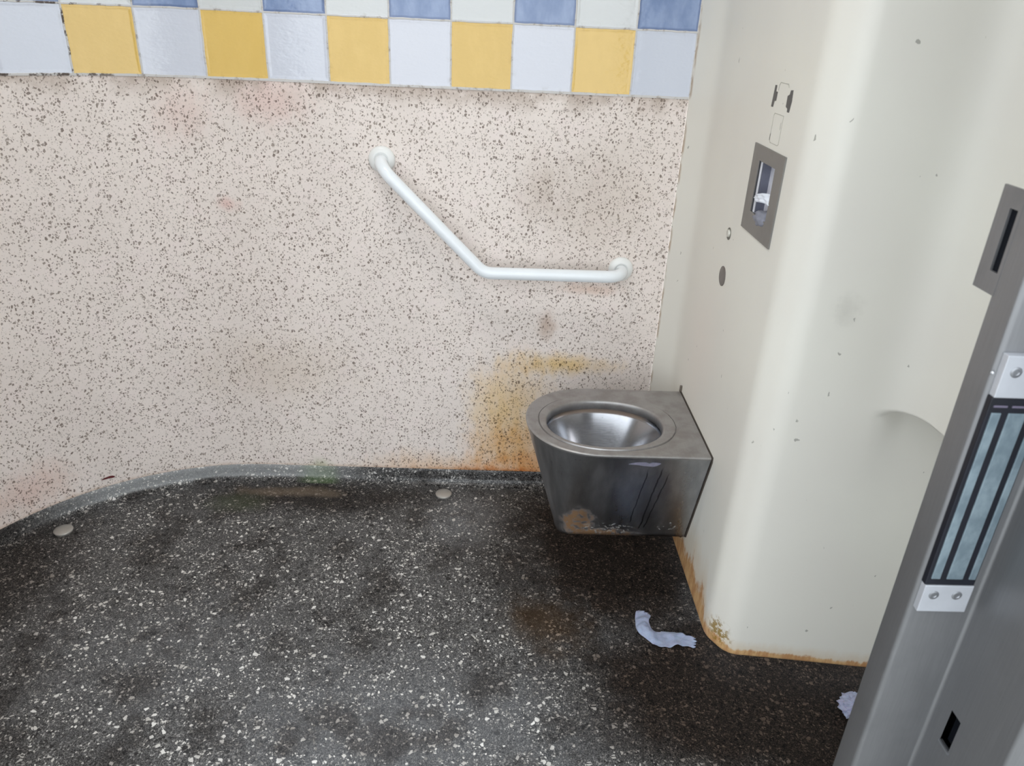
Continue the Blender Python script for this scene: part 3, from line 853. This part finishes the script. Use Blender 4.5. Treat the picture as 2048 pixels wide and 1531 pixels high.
def outline_yz(name, pts, w, mat, parent):
    bm = bmesh.new()
    for (a, b) in zip(pts[:-1], pts[1:]):
        a = Vector((0, *a)); b = Vector((0, *b)); t_ = (b-a).normalized(); n_ = Vector((0, -t_.z, t_.y))*w/2
        L = [a-n_-t_*w/2, b-n_+t_*w/2, b+n_+t_*w/2, a+n_-t_*w/2]
        lo = [bm.verts.new((XM-.0005, p.y, p.z)) for p in L]; hi = [bm.verts.new((XM+.0003, p.y, p.z)) for p in L]
        bm.faces.new(lo); bm.faces.new(hi[::-1])
        for i in range(4): bm.faces.new((lo[i], hi[i], hi[(i+1) % 4], lo[(i+1) % 4]))
    recalc(bm); return link(name, bm, mat, parent)
outline_yz('box_outline', [(-.525, 1.240), (-.526, 1.249), (-.531, 1.254), (-.572, 1.254), (-.577, 1.249)], .0011, M_INK2, pic)
outline_yz('box_outline', [(-.525, 1.196), (-.529, 1.200), (-.577, 1.200), (-.577, 1.150), (-.571, 1.147), (-.531, 1.147), (-.525, 1.152), (-.525, 1.196)], .0009, M_INK2, pic)
outline_yz('short_mark', [(-.5245, 1.161), (-.5245, 1.152)], .0028, simple('mark_ink', lin(120, 118, 112), .6), pic)

# ------------------------------------------------------------------ floor caps
M_CAP = simple('satin_cap_steel', lin(176, 172, 166), .38, .45, .05)
def cap(x, y, label):
    bm = bmesh.new(); lathe(bm, [(.0235, 0), (.0235, .002), (.0250, .0035), (.0250, .0055), (.0235, .0068), (.014, .0078), (.002, .0080)], (x, y, 0), (0, 0, 1), 40)
    tag(link('floor_cap', bm, M_CAP, loc=(x, y, 0), smooth=True, autosm=50), label, 'floor cap', 'round steel caps on the floor')
cap(-1.651, -.295, 'round steel floor cap by the curved wall at far left')
cap(-.610, -.069, 'round steel floor cap near the wall, left of the toilet pan')

# ------------------------------------------------------------------ tissue on the floor
ctr = [(-.072, -.566), (-.082, -.598), (-.078, -.632), (-.048, -.657), (-.006, -.655), (.034, -.669)]
def catmull(P, t):
    n = len(P)-1; f = min(t*n, n-1e-6); i = int(f); s = f-i
    g = lambda k: Vector(P[max(0, min(n, k))]+(0,))
    a, b, c, d = g(i-1), g(i), g(i+1), g(i+2)
    return .5*((2*b)+(c-a)*s+(2*a-5*b+4*c-d)*s*s+(3*b-a-3*c+d)*s**3)
def strip(u, v):
    p = catmull(ctr, u); q = catmull(ctr, min(1, u+.01)); pr = catmull(ctr, max(0, u-.01))
    t_ = (q-pr).normalized(); n_ = Vector((-t_.y, t_.x, 0))
    w = .021 + .010*math.exp(-((u-.66)/.15)**2) - .003*math.exp(-((u-1)/.1)**2) + .0012*math.sin(u*23)
    if u < .04: w *= .8
    x = p + n_*(v-.5)*2*w*.85
    jag = .004*math.sin(v*19)*(1 if u > .97 or u < .03 else 0)
    h = .002 + .008*abs(mnoise.noise(Vector((x.x*38, x.y*38, 2)))) + .010*math.exp(-((u-.35)/.16)**2)*math.sin(v*PI) + .003*abs(mnoise.noise(Vector((u*9, v*3, 5))))
    return (x.x + jag, x.y, h)
crumple('tissue_strip', strip, 60, 16, M_TISSUE, (-.03, -.64, 0), 'long crumpled strip of tissue bent in an elbow on the dark floor')
bm = bmesh.new()
def ball(u, v):
    a = 2*PI*u; b = PI*(v-.5)
    d = Vector((math.cos(a)*math.cos(b), math.sin(a)*math.cos(b), math.sin(b)))
    r = 1 + .45*abs(mnoise.noise(d*2.3+Vector((1, 3, 5)))) + .28*abs(mnoise.noise(d*5+Vector((8, 0, 0)))) - .15
    return (.337 + d.x*.031*r, -.862 + d.y*.030*r, max(.001, .021 + d.z*.021*r))
grid(bm, [[ball(i/40, j/24) for j in range(25)] for i in range(41)])
bmesh.ops.remove_doubles(bm, verts=bm.verts, dist=1e-5); recalc(bm)
tag(link('tissue_ball', bm, M_TISSUE, loc=(.337, -.862, 0), smooth=False), 'crumpled ball of white tissue on the floor beside the steel frame', 'tissue')

# dark red dried fleck stuck low on the wall
bm = bmesh.new()
fl = [(-1.600, .0765), (-1.592, .0800), (-1.583, .0815), (-1.576, .0805), (-1.571, .0765), (-1.573, .0745), (-1.584, .0760)]
def wy(x): 
    dx = XC - x; return -(RC - math.sqrt(max(0, RC*RC-dx*dx)))
a = [bm.verts.new((x+.001, wy(x)-.0035, z)) for x, z in fl]; b = [bm.verts.new((x, wy(x)+.0005, z)) for x, z in fl]
bm.faces.new(a); bm.faces.new(b[::-1])
for i in range(len(fl)): bm.faces.new((a[i], b[i], b[(i+1) % len(fl)], a[(i+1) % len(fl)]))
recalc(bm)
tag(link('dried_leaf', bm, simple('dark_red_fleck', lin(92, 32, 34), .5, var=.3, scale=200), loc=(-1.585, wy(-1.585), .077)), 'tiny dark red dried leaf fragment stuck low on the curved pink wall', 'leaf')

# ------------------------------------------------------------------ ceiling light
lamp = thing('ceiling_light', (-.90, -.70, CEIL), 'square recessed ceiling light with a milky diffuser', 'ceiling light')
bm = bmesh.new(); box(bm, -1.20, -.60, -.81, -.59, CEIL-.02, CEIL, .003); recalc(bm)
link('housing', bm, M_ALU, lamp)
t = NT('lit_diffuser'); t.b.inputs['Emission Color'].default_value = (1.0, .985, .96, 1); t.b.inputs['Emission Strength'].default_value = CEIL_LAMP
bm = bmesh.new(); box(bm, -1.17, -.63, -.785, -.615, CEIL-.028, CEIL-.019); recalc(bm)
link('diffuser', bm, t.m, lamp)

for o in sc.objects:
    if '_base' in o: del o['_base']
